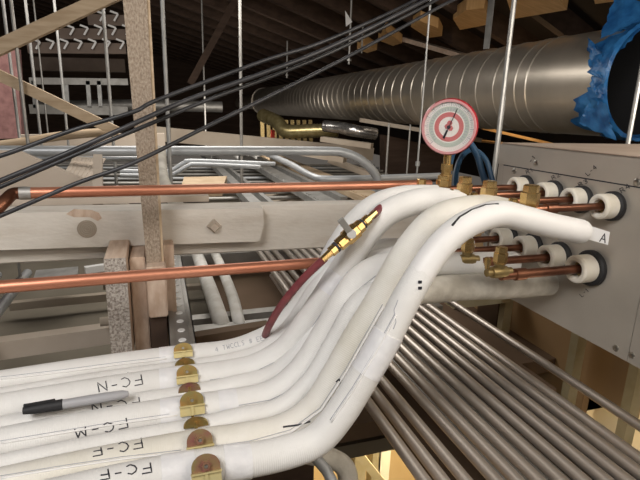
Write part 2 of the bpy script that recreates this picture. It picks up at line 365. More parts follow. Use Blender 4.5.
clamp(206,469,.028,.028,YB[4],'zinc_red','reddish zinc clamp at the bottom edge of the picture, nearest of all')
for (px, py, Y, l) in ((185,363,YS[0],'small crescent clamp between the two farthest big clamps'),(189.5,388,YS[1],'small coppery crescent clamp just beyond the middle golden clamp'),(196,423,YS[2],'small olive crescent clamp just before the dark iridescent clamp')):
    c = OZ(px, py, ZC+.013); t = thing('pipe_clamp', V((c.x, Y, STRUT_Z)), l, 'clamp', 'clamps on the strut under the insulated pipes')
    bm = nb(); n = 14; w = .028; h = .011
    pts = [V((c.x+math.cos(math.pi*k/n)*w/2, c.y, c.z-h/2+math.sin(math.pi*k/n)*h)) for k in range(n+1)]
    prism(bm, pts, (0,.003,.001)); build('ear_plate', bm, 'zinc_red' if py == 388 else 'zinc', t)
    bm = nb(); lathe(bm, (c.x, c.y, STRUT_Z), (0,0,1), [(0,.002),(c.z+.002-STRUT_Z,.002)], 10); build('threaded_leg', bm, 'zinc', t)

# strut the clamps stand on: perforated channel along Y
st = thing('strut_channel', V((.022,.42,STRUT_Z-.041)), 'galvanised perforated strut running away under the white pipes, beside the wood blocks', 'strut')
bm = nb(); x0, x1 = .002, .046
box(bm, (x0,.36,STRUT_Z-.041), (x0+.002,1.45,STRUT_Z)); box(bm, (x1-.002,.36,STRUT_Z-.041), (x1,1.45,STRUT_Z)); box(bm, (x0,.36,STRUT_Z-.0425), (x1,1.45,STRUT_Z-.0405))
box(bm, (x0,.36,STRUT_Z-.002), (x0+.010,1.45,STRUT_Z)); box(bm, (x1-.010,.36,STRUT_Z-.002), (x1,1.45,STRUT_Z)); build('channel', bm, 'steel_dull', st)
bm = nb(); box(bm, (x0+.010,.36,STRUT_Z-.004), (x1-.010,1.45,STRUT_Z-.0022)); build('punched_strip', bm, 'steel_dull', st)
for k in range(26):
    bm = nb(); y = .40+k*.040; lathe(bm, (.024,y,STRUT_Z-.0021), (0,0,1), [(0,.0068),(.0012,.0062),(.0012,0)], 16); build('lit_hole_disc', bm, 'flag', st)  # white discs paint the light showing in the punched holes

# black marker pen lying on the second pipe
hit = on_mesh(v2); hs = on_mesh(w2)
a = OZ(22,411,ZC+.0245); b = OZ(129,393.5,ZC+.0235)
d = (b-a); mk = thing('marker_pen', a, 'black capped grey marker pen lying on the white pipe at far left', 'marker')
bm = nb(); lathe(bm, a+d*.36, d, [(0,.0055),(d.length*.40,.0058),(d.length*.58,.0052),(d.length*.635,.0030),(d.length*.64,0)], 18); build('barrel', bm, 'marker', mk, True)
bm = nb(); lathe(bm, a, d, [(0,0),(.001,.0040),(.012,.0056),(d.length*.36,.0063),(d.length*.365,.0058)], 18); capo = build('cap', bm, 'rubber', mk, True)
s_ = V((-d.y,d.x,0)).normalized()
bm = nb(); beam(bm, a+d*.02+V((0,0,.0065)), a+d*.30+V((0,0,.0072)), .0035, .0018); build('clip', bm, 'rubber', capo)
print('MARK z', a, b)

# ================================================================ BRANCH BOX
XF = .60; zt, zb, zs = -.046, -.320, -.084; y0, y1 = .33, .768
bx = thing('branch_controller_box', V((.85,.55,zb)), 'large grey sheet metal box with two rows of pipe ports, filling the right side', 'box')
bm = nb(); box(bm, (XF,y0,zb), (1.05,y1,zt), .002); build('body', bm, 'panel', bx)
bm = nb(); box(bm, (XF-.0015,y0,zs+.0012), (XF,y1-.0015,zt-.001)); build('top_lip', bm, 'panel', bx)
bm = nb(); box(bm, (XF-.0025,.446,zb+.001), (XF,.748,zs-.0006)); bvbox = BVHTree.FromBMesh(bm); build('port_panel', bm, 'panel', bx)
bm = nb(); box(bm, (XF-.003,.34,zb+.001), (XF,.4445,zs-.0006)); build('end_panel', bm, 'panel', bx)
bm = nb(); box(bm, (XF+.0,.34,zt), (1.05,y1,zt+.0015)); build('dusty_top', bm, 'panel_top', bx)
bm = nb(); box(bm, (XF-.0017,.34,zs-.0006), (XF-.0010,.75,zs+.0012)); build('panel_gap', bm, 'ink', bx)
bm = nb(); box(bm, (XF-.0017,.7482,zb+.003), (XF-.0008,.7492,zs)); build('panel_gap', bm, 'ink', bx)
for p in ((514.5,171),(616,348),(632,355),(536,163),(637,182)):
    c = OX(*p, XF-.0025); bm = nb(); lathe(bm, c, (-1,0,0), [(0,.0046),(.0012,.0046),(.0022,.0030),(.0022,0)], 16); sc_ = build('screw', bm, 'screw', bx, True)
hitb = lambda x, y: OX(x, y, XF-.0031)
for txt, a, b, h in (('-1',(531,163),(537,156),3.5),('L-4',(588,176),(598,167),4),('R1',(527,174),(535,171),4),('R2',(553,180),(562,175),4),('R3',(580,187),(590,181),4),('R4',(622,193),(632,187),5),('L-1',(582,297),(590,290),4)):
    writing('handwriting', txt, a, b, h, hitb, .0004, 'ink', bx, jit=.3)
XV = {}
def port(Y, z, rb, rw, rco, xw, xend, row, n, mcol='collar'):
    bm = nb(); ringm(bm, (XF-.0025,Y,z), (-1,0,0), rw*.8, rb, .010); lathe(bm, (XF-.0020,Y,z), (-1,0,0), [(0,rb*.9),(.002,rb*.9)], 24); build('rubber_grommet', bm, 'rubber', bx, True)
    bm = nb(); ringm(bm, (XF-.003,Y,z), (-1,0,0), rco+.0045, rw, xw); c = build('foam_collar', bm, mcol, bx, True)
    bm = nb(); ringm(bm, (XF-.003,Y,z), (-1,0,0), rco, rco+.006, xw*.7); build('inner_foam', bm, 'brass_old', c, True)
    bm = nb(); tube(bm, [(XF-.001,Y,z),(xend+.004,Y,z)], rco, 16); cs = build('copper_stub', bm, 'copper_dark', bx, True)
    bm = nb(); lathe(bm, (xend+.045,Y,z), (-1,0,0), [(0,rco),(.001,rco+.0018),(.018,rco+.0018),(.019,rco)], 16); build('copper_coupling', bm, 'copper_dark', cs, True)
UY = [.508,.562,.618,.682]; LY = [.525,.585,.645,.705]
UX = [OY(529,205,.508).x, OY(488,200,.562).x, OY(462,190,.618).x, OY(443,190,.682).x]
LX = [OY(500,262,.525).x, OY(468,246,.585).x, .425, .43]
for i in range(4):
    port(UY[i], -.114, .0205, .0175, .0052, .030, UX[i], 'upper', i)
    port(LY[i], -.209, (.0265,.0235,.0225,.022)[i], (.0205,.0195,.019,.0185)[i], (.0066,.0060,.0056,.0056)[i], .034, LX[i], 'lower', i)
def valve(x, Y, z, s, label, cap_h=.030, side=True, stem=True):
    t = thing('service_valve', V((x,Y,z-.012)), label, 'valve', 'brass valves on the copper stubs')
    bm = nb(); lathe(bm, (x+.030*s,Y,z), (-1,0,0), [(0,.008*s),(.012*s,.008*s),(.012*s,.0115*s),(.020*s,.013*s),(.040*s,.013*s),(.048*s,.0115*s),(.048*s,.008*s),(.060*s,.008*s)], 20); build('body', bm, 'brass_old', t, True)
    bm = nb(); lathe(bm, (x,Y,z), (0,0,1), [(0,.0105*s),(.017*s,.0105*s),(.017*s,.0125*s),(.021*s,.0125*s)], flats=6); build('neck', bm, 'brass_old', t)
    z2 = z+.019*s
    bm = nb(); lathe(bm, (x,Y,z2), (0,0,1), [(0,.0130*s),(.004*s,.0142*s),(cap_h*.62,.0142*s),(cap_h*.66,.0120*s),(cap_h*.95,.0116*s),(cap_h,.0095*s)], flats=6); build('hex_cap', bm, 'brass', t)
    if side:
        bm = nb(); q = V((x-.030*s,Y,z+.006)); lathe(bm, q, (0,0,1), [(0,.005*s),(.008*s,.005*s),(.008*s,.0068*s),(.022*s,.0068*s),(.024*s,.005*s)], flats=8); build('service_port', bm, 'brass', t)
valve(UX[0], UY[0], -.125, .85, 'brass valve with the biggest hex cap, just above the nearest white arch', .027)
valve(UX[1], UY[1], -.125, .80, 'brass hex capped valve behind the nearest arch, second from the box end', .026)
valve(UX[2]+.004, UY[2], -.128, .78, 'brass valve just right of the gauge stem', .028)
valve(UX[3], UY[3], -.128, .85, 'brass valve carrying the red gauge on its stem', .020, False)
valve(LX[0], LY[0], -.203, .66, 'brass capped valve in the lower row, in front of the box ports', .023)
valve(LX[1], LY[1], -.203, .66, 'brass valve half hidden under the nearest arch, lower row', .020, False)
c = OY(421,188,.70); t = thing('brass_cap', c-V((0,0,.03)), 'small upright brass cap left of the gauge, behind the white pipes', 'cap')
bm = nb(); lathe(bm, c-V((0,0,.03)), (0,0,1), [(0,.007),(.020,.007),(.020,.0095),(.030,.0095),(.030,.0075),(.044,.0075),(.045,.006)], flats=6); build('hex_cap', bm, 'brass', t)

# ================================================================ GAUGE
gc = OY(449,127,.672); gd = (-gc).normalized(); gd = (gd+V((-.20,0,-.10))).normalized()   # faces the viewer, turned a little left
gs = gd.cross(V((0,0,1))).normalized(); gu = gs.cross(gd).normalized()
if gu.z < 0: gu = -gu
gr = gu.cross(gd)    # gauge's own right as seen from the front: gu x gd
g = thing('pressure_gauge', gc-V((0,0,.07)), 'round pressure gauge with red rim and white dial above the brass valves', 'gauge')
RG = .0425
bm = nb(); lathe(bm, gc-gd*.026, gd, [(0,RG*.80),(.004,RG*.93),(.018,RG*.95),(.018,RG),(.028,RG),(.030,RG*.97),(.030,RG*.90),(.0265,RG*.89),(.0265,0)], 48); build('case', bm, 'red', g, True)
def disk(name, r, off, m, th=.0004, ri=0, par=None):
    bm = nb()
    if ri: ringm(bm, gc+gd*off, gd, ri, r, th, 48)
    else: lathe(bm, gc+gd*off, gd, [(0,r),(th,r),(th,0)], 48)
    return build(name, bm, m, par or g)
dl_ = disk('dial', RG*.89, .0006, 'dial'); disk('pink_rim', RG*.97, .0036, 'dial_pink', .001, RG*.88)
disk('green_scale', RG*.72, .0010, 'dial_green', .0003, RG*.56, dl_); disk('red_scale', RG*.52, .0010, 'dial_red', .0003, RG*.36, dl_)
bm = nb()
for k in range(60):
    a = math.radians(-225+k*270/59)*-1-math.radians(90)*0; u = gr*math.cos(a)+gu*math.sin(a); L = .17 if k % 5 == 0 else .10
    p = gc+gd*.0014; beam(bm, p+u*RG*.74, p+u*RG*(.74+L*.8), .0005 if k % 5 else .0009, .0003, gd)
    if k % 2 == 0: beam(bm, p+u*RG*.58, p+u*RG*.68, .0012, .0003, gd)
build('scale_marks', bm, 'ink_grey', dl_)
bm = nb(); p = gc+gd*.0016
for du, dr in ((.14,.02),(.02,-.06),(-.04,.06)): lathe(bm, p+gu*RG*du+gr*RG*dr, gd, [(0,RG*.10),(.0003,RG*.10)], flats=6)
build('emblem', bm, 'dial_red', dl_)
ndir = (gu*.93+gr*.36).normalized(); q = gc+gd*.0022
bm = nb(); beam(bm, q-ndir*RG*.42, q+ndir*RG*.70, .0011, .0005, gd); beam(bm, q-ndir*RG*.44, q-ndir*RG*.12, .0030, .0005, gd); lathe(bm, q, gd, [(0,.0028),(.0008,.0028)], 14); build('needle', bm, 'ink', g)
bm = nb(); lathe(bm, gc+gd*.0030, gd, [(0,RG*.88),(.0006,RG*.88)], 48); build('lens', bm, 'glass', g)
sx, sy = UX[3]+.003, UY[3]
top = gc-gd*.010-gu*(RG*.93)
bm = nb(); tube(bm, [top+gu*.006, top-gu*.010, V((sx,sy,-.078)), V((sx,sy,-.098))], .0062, 14); build('stem', bm, 'brass', g, True)
bm = nb(); lathe(bm, V((sx,sy,-.100)), (0,0,1), [(0,.0095),(.010,.0095),(.010,.0075),(.016,.0075),(.016,.0090),(.026,.0090)], flats=6); build('stem_nut', bm, 'brass', g)

# blue hose behind gauge
bm = nb(); tube(bm, [OY(447,182,.75),OY(450,160,.78),OY(457,144,.82),OY(468,142,.84),OY(477,155,.84),OY(482,172,.83),OY(488,190,.82)], .0065, 12, sm=6); hb = build('blue_hose', bm, 'hose_blue', None, True)
tag(hb, 'dark blue hose looping up behind the gauge', 'hose')
bm = nb(); tube(bm, [OY(455,196,.80),OY(456,172,.84),OY(463,155,.88),OY(474,150,.9),OY(486,160,.9),OY(493,182,.88)], .0055, 12, sm=6); hb = build('blue_hose', bm, 'hose_blue', None, True)
tag(hb, 'second blue hose loop, behind the first, right of the gauge stem', 'hose')
# red hose with ball valve
YH = .60
hose = thing('red_hose', OY(300,300,YH), 'dark red charging hose rising from behind the white pipes to a brass valve', 'hose')
bm = nb(); tube(bm, [OY(262,345,.73),OY(268,328,.66),OY(283,303,.62),OY(303,279,.60),OY(325,258,.585)], .0054, 14, sm=6); build('hose_body', bm, 'hose_red', hose, True)
bm = nb(); tube(bm, [OY(373,215,.60),OY(382,207,.625),OY(396,201,.66),OY(412,194,.69)], .0058, 14, sm=6); build('hose_body', bm, 'hose_red', hose, True)
a = OY(322,260,.583); b = OY(376,212,.60); d = b-a; L = d.length
bv_ = thing('ball_valve', a, 'brass ball valve with flat grey lever joined to the red hose', 'valve')
bm = nb(); lathe(bm, a, d, [(0,.0045),(L*.16,.0055),(L*.16,.0075),(L*.24,.0075),(L*.24,.0055),(L*.30,.0055),(L*.30,.0095),(L*.42,.0095),(L*.44,.0115),(L*.62,.0115),(L*.64,.0095),(L*.72,.0095),(L*.72,.0050),(L*.78,.0050),(L*.78,.0072),(L*.86,.0072),(L*.87,.0052),(L,.0042)], flats=8); build('body', bm, 'brass', bv_)
for f0 in (.24,.72):
    bm = nb(); lathe(bm, a+d*f0, d, [(0,.0078),(L*.035,.0078)], 16); build('seal_ring', bm, 'ink', bv_)
m0 = a+d*.52-V((.3,.85,-.3)).normalized()*.0135; e = OY(340,219,.565); dl = (e-m0)
bm = nb(); beam(bm, m0, e, .0085, .0018, V((.5,.8,-.4)), .0006); lathe(bm, m0+V((0,-.002,0)), (-.3,-.85,.3), [(0,.0062),(.003,.0062)], 16); build('lever', bm, 'steel_dull', bv_)
bm = nb(); lathe(bm, a+d*.52, (-.3,-.85,.3), [(0,.006),(.013,.006),(.018,.0028)], 12); build('lever_stem', bm, 'ink', bv_)

# ================================================================ COPPER TUBES, CABLES
t = thing('copper_tube', OY(180,190,.86), 'upper bare copper tube crossing the whole left half, elbow at its left end', 'pipe', 'bare copper tubes crossing in front of the beam')
p0 = OY(12,193.5,.80); p1 = OY(430,184,.86); pa = OY(30,193,.805)
bm = nb(); tube(bm, [OY(22,193.2,.804), p1], .0083, 18); build('straight_run', bm, 'copper', t, True)
bm = nb(); tube(bm, [OY(24,193.2,.804),OY(13,194,.80),OY(5,201,.785),OY(-12,218,.765),OY(-40,245,.73)], .0088, 18, sm=6); build('elbow', bm, 'copper_dark', t, True)
bm = nb(); tube(bm, [OY(19,193.2,.8035),OY(31,193.1,.8055)], .0096, 18); build('coupling', bm, 'steel_dull', t, True)
t = thing('copper_tube', OY(180,275,.72), 'lower bare copper tube passing in front of the wood blocks', 'pipe', 'bare copper tubes crossing in front of the beam')
bm = nb(); tube(bm, [OY(-60,292,.70),OY(0,287,.70),OY(150,275,.72),OY(322,262.5,.74)], .0088, 18); build('straight_run', bm, 'copper', t, True)
def cable(px, depths, r, label):
    P = [ray(x, y)*dd for (x, y), dd in zip(px, depths)]
    bm = nb(); tube(bm, P, r, 10, sm=8); o = build('black_cable', bm, 'cable', None, True); tag(o, label, 'cable', 'black cables strung across the top left')
cable([(-60,170),(0,156),(70,131),(133,112),(160,99),(266,60),(320,43),(400,8),(450,-20)], [.66,.68,.7,.72,.74,.80,.84,.9,.95], .0032, 'topmost black cable sagging from top centre to the left edge')
cable([(-60,206),(0,181),(70,152),(133,124),(190,99),(266,72),(330,47),(420,3),(460,-20)], [.66,.68,.7,.72,.76,.80,.84,.9,.95], .0038, 'second black cable, thicker, just below the topmost one')
cable([(-60,211),(0,187),(70,157),(133,131),(210,99),(270,77),(336,50),(425,6),(465,-18)], [.68,.70,.72,.74,.78,.82,.86,.92,.97], .0032, 'third black cable, running tight beneath the thick one')
cable([(-60,240),(0,216),(75,184),(133,163),(200,130),(262,100),(330,66),(390,34),(445,4),(480,-12)], [.64,.66,.68,.70,.74,.78,.84,.9,.95,1.0], .0030, 'lowest black cable, crossing in front of the copper tube')

# ================================================================ LEFT TIMBER
YA = .97
t = thing('timber_beam', V((.2,1.0,-.30)), 'whitewashed horizontal timber beam running behind the copper tubes', 'beam')
bm = nb(); q0 = OY(-90,260,1.0); q1 = OY(455,206,1.0); beam(bm, V((-.55,1.03,-.238)), V((.70,1.03,-.250)), .04, .102, bev=.003); build('timber', bm, 'white_paint', t)
t = thing('timber_board', V((0,.98,-.28)), 'whitewashed board nailed over the beam, ending past the square bolt', 'board')
a = OY(262,209,.985); b = OY(262,240,.985)
bm = nb(); prism(bm, [V((-.55,.975,-.185)), V((a.x,.975,-.194)), V((a.x+.002,.975,-.228)), V((b.x-.006,.975,b.z+.004)), V((b.x-.012,.975,b.z)), V((-.55,.975,-.250))], (0,.034,0)); build('timber', bm, 'white_paint', t)
for (px, py, rr, nm) in ((87,229,.017,'bolt_washer'),(214,226,.015,'square_bolt')):
    c = OY(px, py, .975); bm = nb()
    if rr > .015:
        for k in range(4): ringm(bm, c+V((0,-.0004,0)), (0,-1,0), rr*(.2+.2*k), rr*(.2+.2*k)+.0012, .0016)
        lathe(bm, c, (0,-1,0), [(0,rr),(.001,rr)], 24)
    else: lathe(bm, c, (0,-1,0), [(0,rr),(.004,rr*.95),(.009,rr*.7),(.014,rr*.6)], flats=4)
    build(nm, bm, 'cream_beam' if rr > .015 else 'tan_board', t)
c = OY(86,214,.975); bm = nb(); pts = [OY(x, y, .9748) for x, y in ((66,214),(74,209),(92,210),(99,213),(102,218),(98,221),(90,217),(74,217))]; prism(bm, pts, (0,-.0008,0)); s0 = build('bare_wood_scar', bm, 'timber', t)
# vertical rough stud
bm = nb(); xa = OY(118,0,.93).x; lean = OY(147,262,.93).x-OY(131,120,.93).x
prism(bm, [V((-.050,.895,.60)), V((-.003,.895,.60)), V((-.004,.895,-.2715)), V((-.029,.895,-.2715))], (0,.030,0)); o = build('timber_stud', bm, 'rough_stud'); tag(o, 'rough dusty vertical timber stud standing in front of the whitewashed beam', 'stud')
bm = nb(); box(bm, (-.0035,.898,-.2715), (.001,.925,.60)); o2 = build('timber_edge_strip', bm, 'timber_pale', o)
# blocks under it
t = thing('timber_block', V((-.075,.9,-.44)), 'wood block with rough grey end grain, leftmost of the blocks under the stud', 'block', 'wood blocks under the stud')
bm = nb(); box(bm, (-.0945,.850,-.44), (-.060,.974,-.2465), .001); build('timber', bm, 'timber', t)
bm = nb(); box(bm, (-.0945,.8485,-.44), (-.060,.8502,-.2465)); build('end_grain', bm, 'endgrain', t)
bm = nb(); box(bm, (-.058,.90,-.47), (-.031,1.0,-.262), .002); o = build('timber_block', bm, 'timber'); tag(o, 'pinkish tall wood block standing between the end grain block and the stud foot', 'block', 'wood blocks under the stud')
bm = nb(); box(bm, (-.0295,.868,-.368), (.0035,.929,-.2718), .002); o = build('timber_block', bm, 'timber'); tag(o, 'pinkish wood block directly under the foot of the stud', 'block', 'wood blocks under the stud')
bm = nb(); box(bm, (-.028,.93,-.52),(.020,.972,-.250), .002); o = build('timber_block', bm, 'timber'); tag(o, 'pinkish upright block showing to the right behind the stud foot', 'block', 'wood blocks under the stud')
bm = nb(); box(bm, (-.029,.882,-.50), (.0005,.928,-.369), .001); o = build('timber_block', bm, 'dark_timber'); tag(o, 'dark brown wood block below the pinkish block at the stud foot', 'block', 'wood blocks under the stud')
# diagonal braces, far left
def bar(name, p, q, w, h, m, label, cat, group=None, up=V((0,0,1))):
    bm = nb(); beam(bm, p, q, w, h, up); o = build(name, bm, m); return tag(o, label, cat, group)
bar('timber_brace', OY(-60,75,1.7), OY(128,-12,1.7), .03, .038, 'timber_pale', 'tan timber brace slanting up to the right at top left', 'brace', 'slanting braces top left')
bar('timber_brace', OY(-60,47,1.75), OY(118,132,1.75), .03, .032, 'timber_pale', 'tan timber brace slanting down to the right behind the hanger rods', 'brace', 'slanting braces top left')
bar('roof_brace', OY(190,84,4.), OY(242,-12,4.), .03, .05, 'dark_timber', 'thin dark brace slanting under the roof right of the stud', 'brace')
# tan sheet above beam
bm = nb(); pts = [OY(-70,150,1.25), OY(18,151,1.25), OY(104,188,1.25), OY(130,206,1.25), OY(-70,206,1.25)]; prism(bm, pts, (0,.02,0)); o = build('plywood_sheet', bm, 'tan_board'); tag(o, 'dusty tan sheet with a sloping edge behind the copper elbow', 'sheet')
bm = nb(); beam(bm, V((-.6,1.08,-.183)), V((.10,1.08,-.187)), .04, .012); beam(bm, OY(98,206,1.1), OY(98,158,1.3), .02, .02); o = build('timber_ledge', bm, 'tan_board'); tag(o, 'tan timber ledge just above the beam behind the upper copper tube', 'ledge')
# perforated plate
pl = OY(82,170,1.5); bm = nb()
A, B_, C_, D_ = OY(66,175,1.45), OY(76,157,1.7), OY(104,158,1.7), OY(90,181,1.45)
for i in range(7):
    f = i/6; beam(bm, A.lerp(D_, f), B_.lerp(C_, f), .012, .004)
for i in (0,.33,.66,1): beam(bm, A.lerp(B_, i), D_.lerp(C_, i), .010, .004)
o = build('slotted_tray', bm, 'tan_board'); tag(o, 'small slotted tray piece above the tan sheet', 'tray')

# ================================================================ CONDUITS
def conduit(P, r, m, label, group=None, sm=0, name='conduit'):
    bm = nb(); tube(bm, P, r, 14, sm=sm); o = build(name, bm, m, None, True); return tag(o, label, 'conduit', group)
ordn = ['first','second','third','fourth','fifth','sixth','seventh','eighth','ninth','tenth','eleventh','twelfth','thirteenth']
xs = [370,385,403,427,444,461,479,497,515,532,550,566]
for i, px in enumerate(xs):
    x = OZ(px, 400, -.5).x
    conduit([(x,.20,-.51),(x,2.25,-.51)], .0096, 'emt', '%s steel conduit from the left in the sloping bank at lower right' % ordn[i].capitalize(), 'bank of steel conduits under the pipes')
for i in range(8):
    x = OZ(452+i*17.2, 400, -.5).x
    conduit([(x,.20,-.548),(x,2.0,-.548)], .0092, 'steel_dull', 'lower layer steel conduit, seen through the %s gap of the bank' % ordn[i], 'lower layer of steel conduits')  # darker steel than the upper layer paints the shade in the gaps
for i in range(4):
    x = OZ(377+i*15, 400, -.5).x
    conduit([(x+.004,.95,-.56),(x+.004,1.6,-.56)], .0075, 'emt', 'short steel conduit deep below the left part of the bank, %s from the left' % ordn[i], 'short conduits behind the red hose')
conduit([(.755,.20,-.5),(.755,1.12,-.5)], .0088, 'emt', 'single steel conduit apart from the bank, below the grey box', None)
bm = nb(); box(bm, (.475,.15,-.70),(.735,1.0,-.64)); struct(build('trim_8', bm, 'deck'))  # added dark piece below the bank, keeps its gaps dark
# strut carrying the bank
for i, y in enumerate((.45,1.2,1.9)):
    bm = nb(); box(bm, (.02 if i else .25,y,-.60),(.80,y+.04,-.558)); o = build('strut_channel', bm, 'steel_dull'); tag(o, ('steel strut crossing under the conduit bank at the near end','steel strut crossing under the middle of the conduit bank','steel strut at the far end of the conduit bank')[i], 'strut')
# lower left three conduits
for i, rt in enumerate((-1.12,-.95,-.79)):
    z = -.5; conduit([(rt*.5,.6,z),(rt*.5,1.62,z)], .013, 'emt_grey', '%s grey conduit from the left below the whitewashed beam, far left edge' % ordn[i].capitalize(), 'grey conduits at far left under the beam')
    t = thing('conduit_strap', V((rt*.5,1.58,z)), 'steel strap on the %s grey conduit under the beam, far left' % ordn[i], 'strap', 'straps on grey conduits at far left')
    bm = nb(); ringm(bm, (rt*.5,1.53,z), (0,1,0), .0132, .016, .02, 18); build('band', bm, 'steel_dull', t); bm = nb(); lathe(bm, (rt*.5,1.54,z+.015), (0,0,1), [(0,.004),(.05,.004)], 8); build('stud_bolt', bm, 'steel_dull', t)
# two dusty white pipes running away
for i, (ra, rb_) in enumerate((((.307),(.295)),((.385),(.392)))):
    x = ra*.55; P = [V((x,1.35-.0,-.63)), V((x,1.40,-.56)), V((x,1.50,-.54)), V((x+(-.002 if i else .0),2.1,-.54))]
    P = [OZ((222,240)[i]+3, 331, -.60), OZ((221,239)[i],322,-.56), OZ((212,232)[i],295,-.55), OZ((200,219)[i],262,-.55), OZ((197,215)[i],254,-.56)]
    conduit(P, .0225 if i == 0 else .017, 'ins_pale', ('fatter dusty white insulated pipe seen through the gap below the beam','slimmer dusty white insulated pipe seen through the gap, right of the fatter one')[i], 'dusty white pipes under the beam', 4, 'insulated_pipe')
# white curved pipe + conduit under the nearest bend
conduit([OY(300,452,.62),OY(330,458,.62),OY(345,468,.61),OY(348,485,.60),OY(344,505,.6)], .016, 'ins_dusty', 'curved dusty white pipe peeking out under the nearest bend', None, 6, 'insulated_pipe')
conduit([OY(300,440,.60),OY(326,470,.56),OY(345,505,.52)], .008, 'emt_grey', 'short grey conduit at the bottom edge under the nearest bend', None)
# middle field ------------------------------------------------------
Yb = 1.6
conduit([OY(-80,151,Yb),OY(0,151,Yb),OY(160,151,Yb),OY(315,151,Yb),OY(345,153,Yb),OY(365,163,Yb),OY(377,178,Yb),OY(380,200,Yb)], .0155, 'emt_grey', 'long grey conduit with a quarter bend down at its right end', None, 6)
conduit([OY(-80,158.5,1.7),OY(0,158.5,1.7),OY(140,159,1.7)], .009, 'emt_grey', 'thin grey conduit right below the long one at the far left')
conduit([OY(267,154,2.3),OY(290,164,2.0),OY(312,176,1.8),OY(330,179,1.75),OY(380,178,1.75),OY(440,176,1.75)], .013, 'emt_grey', 'grey conduit swinging in from behind and levelling out toward the gauge', None, 6)
conduit([OY(120,171,1.9),OY(160,172,1.9),OY(172,170,1.9),OY(184,163,1.9),OY(196,161,1.9),OY(275,164,1.9)], .0085, 'emt_grey', 'upper of the two kinked grey conduits right of the stud', 'kinked conduits', 5)
conduit([OY(120,175.5,1.88),OY(164,176,1.88),OY(176,173,1.88),OY(188,166,1.88),OY(200,164.5,1.88),OY(260,167,1.88)], .0085, 'emt_grey', 'lower of the two kinked grey conduits right of the stud', 'kinked conduits', 5)
for i in range(11):
    y = 2.05+i*.19
    conduit([(-.9,y,-.42),(1.3+i*.05,y,-.44)], .010, 'steel_dull' if i % 3 else 'emt_grey', 'grey conduit in the far crossing layer, %s from the front' % ordn[i], 'far crossing conduits')
for i, (rt, w, y_0, m) in enumerate(((1.02,.045,1.35,'steel'),(1.20,.02,1.5,'steel'),(1.85,.09,1.9,'steel'),(2.15,.03,2.0,'steel'),(2.55,.12,1.7,'timber_pale'))):
    z = -.36; x = rt*abs(z); bm = nb(); box(bm, (x-w/2,y_0,z-.03),(x+w/2,4.3,z))
    if w > .08:
        for k in range(14): box(bm, (x-w/2+.01,y_0+.05+k*.12,z),(x-w/2+.02,y_0+.10+k*.12,z+.004))
    o = build(('strut_channel','strut_channel','cable_tray','strut_channel','timber_plank')[i], bm, m); tag(o, ('perforated strut running away behind the beam, just right of the wood scrap','thin strut running away next to the perforated strut','wide grey cable tray running away behind the beam','thin strut beside the wide cable tray','wide brown plank running away left of the bent conduit')[i], ('strut','strut','tray','strut','plank')[i])
for i in range(5):
    a = OZ(238+i*22, 206, -.47); b = OZ(296+i*26, 188, -.47)
    bm = nb(); beam(bm, a, b, .055, .02, bev=.002); o = build('tray_rail', bm, 'cream_beam'); tag(o, '%s brown-grey rail from the left in the fan just above the beam' % ordn[i].capitalize(), 'rail', 'fan of rails above the beam')
bm = nb(); prism(bm, [OZ(180,190,-.30),OZ(222,188.5,-.30),OZ(227,176,-.30),OZ(184,177,-.30)], (0,0,-.03)); o = build('wood_scrap', bm, 'timber_pale'); tag(o, 'small brown wood scrap lying on the conduits behind the copper tube', 'wood')
conduit([OY(160,150,1.4),OY(161,165,1.35),OY(163,180,1.25),OY(171,196,1.2),OY(182,212,1.15)], .015, 'ins_dusty', 'cream foam wrapped pipe dropping right behind the stud', None, 6, 'insulated_pipe')
conduit([OY(-20,148,2.0),OY(30,141,2.0),OY(60,136,2.0),OY(118,131,2.0)], .016, 'timber_pale', 'tan taped pipe sloping up behind the hanger rods at left', None, 3, 'taped_pipe')
bar('timber_beam', OY(20,143,2.4), OY(165,141,2.4), .04, .07, 'tan_board', 'tan beam behind the taped pipe at left', 'beam')
bar('timber_beam', OY(150,133,3.2), OY(372,154,3.2), .05, .085, 'cream_beam', 'dim cream beam crossing under the far end of the duct', 'beam')
# bottom left: ceiling board with rails
bm = nb(); box(bm, (-3.5,.97,-.84),(3.0,7,-.80)); struct(build('trim_1', bm, 'board'))
for i, (pa_, pb_, h, m, l) in enumerate((((85,270),(112,266),.03,'flag','white rail under the beam, left of the end grain block'),((10,306),(112,296),.03,'cream_beam','cream rail across the ceiling board, below the lower copper tube'),((150,290),(290,280),.02,'cream_beam','pale rail across the ceiling board behind the dusty pipes'))):
    a = OZ(*pa_, -.74); b = OZ(*pb_, -.74); bar('ceiling_rail', a, b, .03, h, m, l, 'rail')
bar('ceiling_rail', OZ(-70,358,-.56), OZ(118,332,-.56), .035, .045, 'tan_board', 'broad whitish angle rail just beyond the farthest white pipe at left', 'rail')
bar('ceiling_rail', OZ(190,337,-.52)+V((0,0,-.01)), OZ(268,328,-.52), .03, .03, 'deck', 'brown strip directly beyond the farthest white pipe', 'rail')
bar('ceiling_rail', OZ(180,322,-.60), OZ(300,309,-.60), .035, .02, 'steel_dull', 'grey metal rail at the feet of the dusty white pipes', 'rail')
bm = nb(); a = OZ(35,276,-.62); b = OZ(78,272,-.62); beam(bm, a, b, .10, .015); o = build('light_tray', bm, 'steel'); tag(o, 'flat pale metal tray just above the lower copper tube at left', 'tray')
bm = nb(); a = OZ(20,300,-.66); 
for i, (px, py) in enumerate(((105,286),(102,322))):
    a = OZ(px-2, py, -.5); b = OZ(px+30, py-4, -.5); conduit([a, b], .011, 'cream_beam', ('pale peg poking out left of the end grain block, just under the copper tube','pale peg poking out left of the end grain block, near its foot')[i], 'pegs at the end grain block', 0, 'peg')

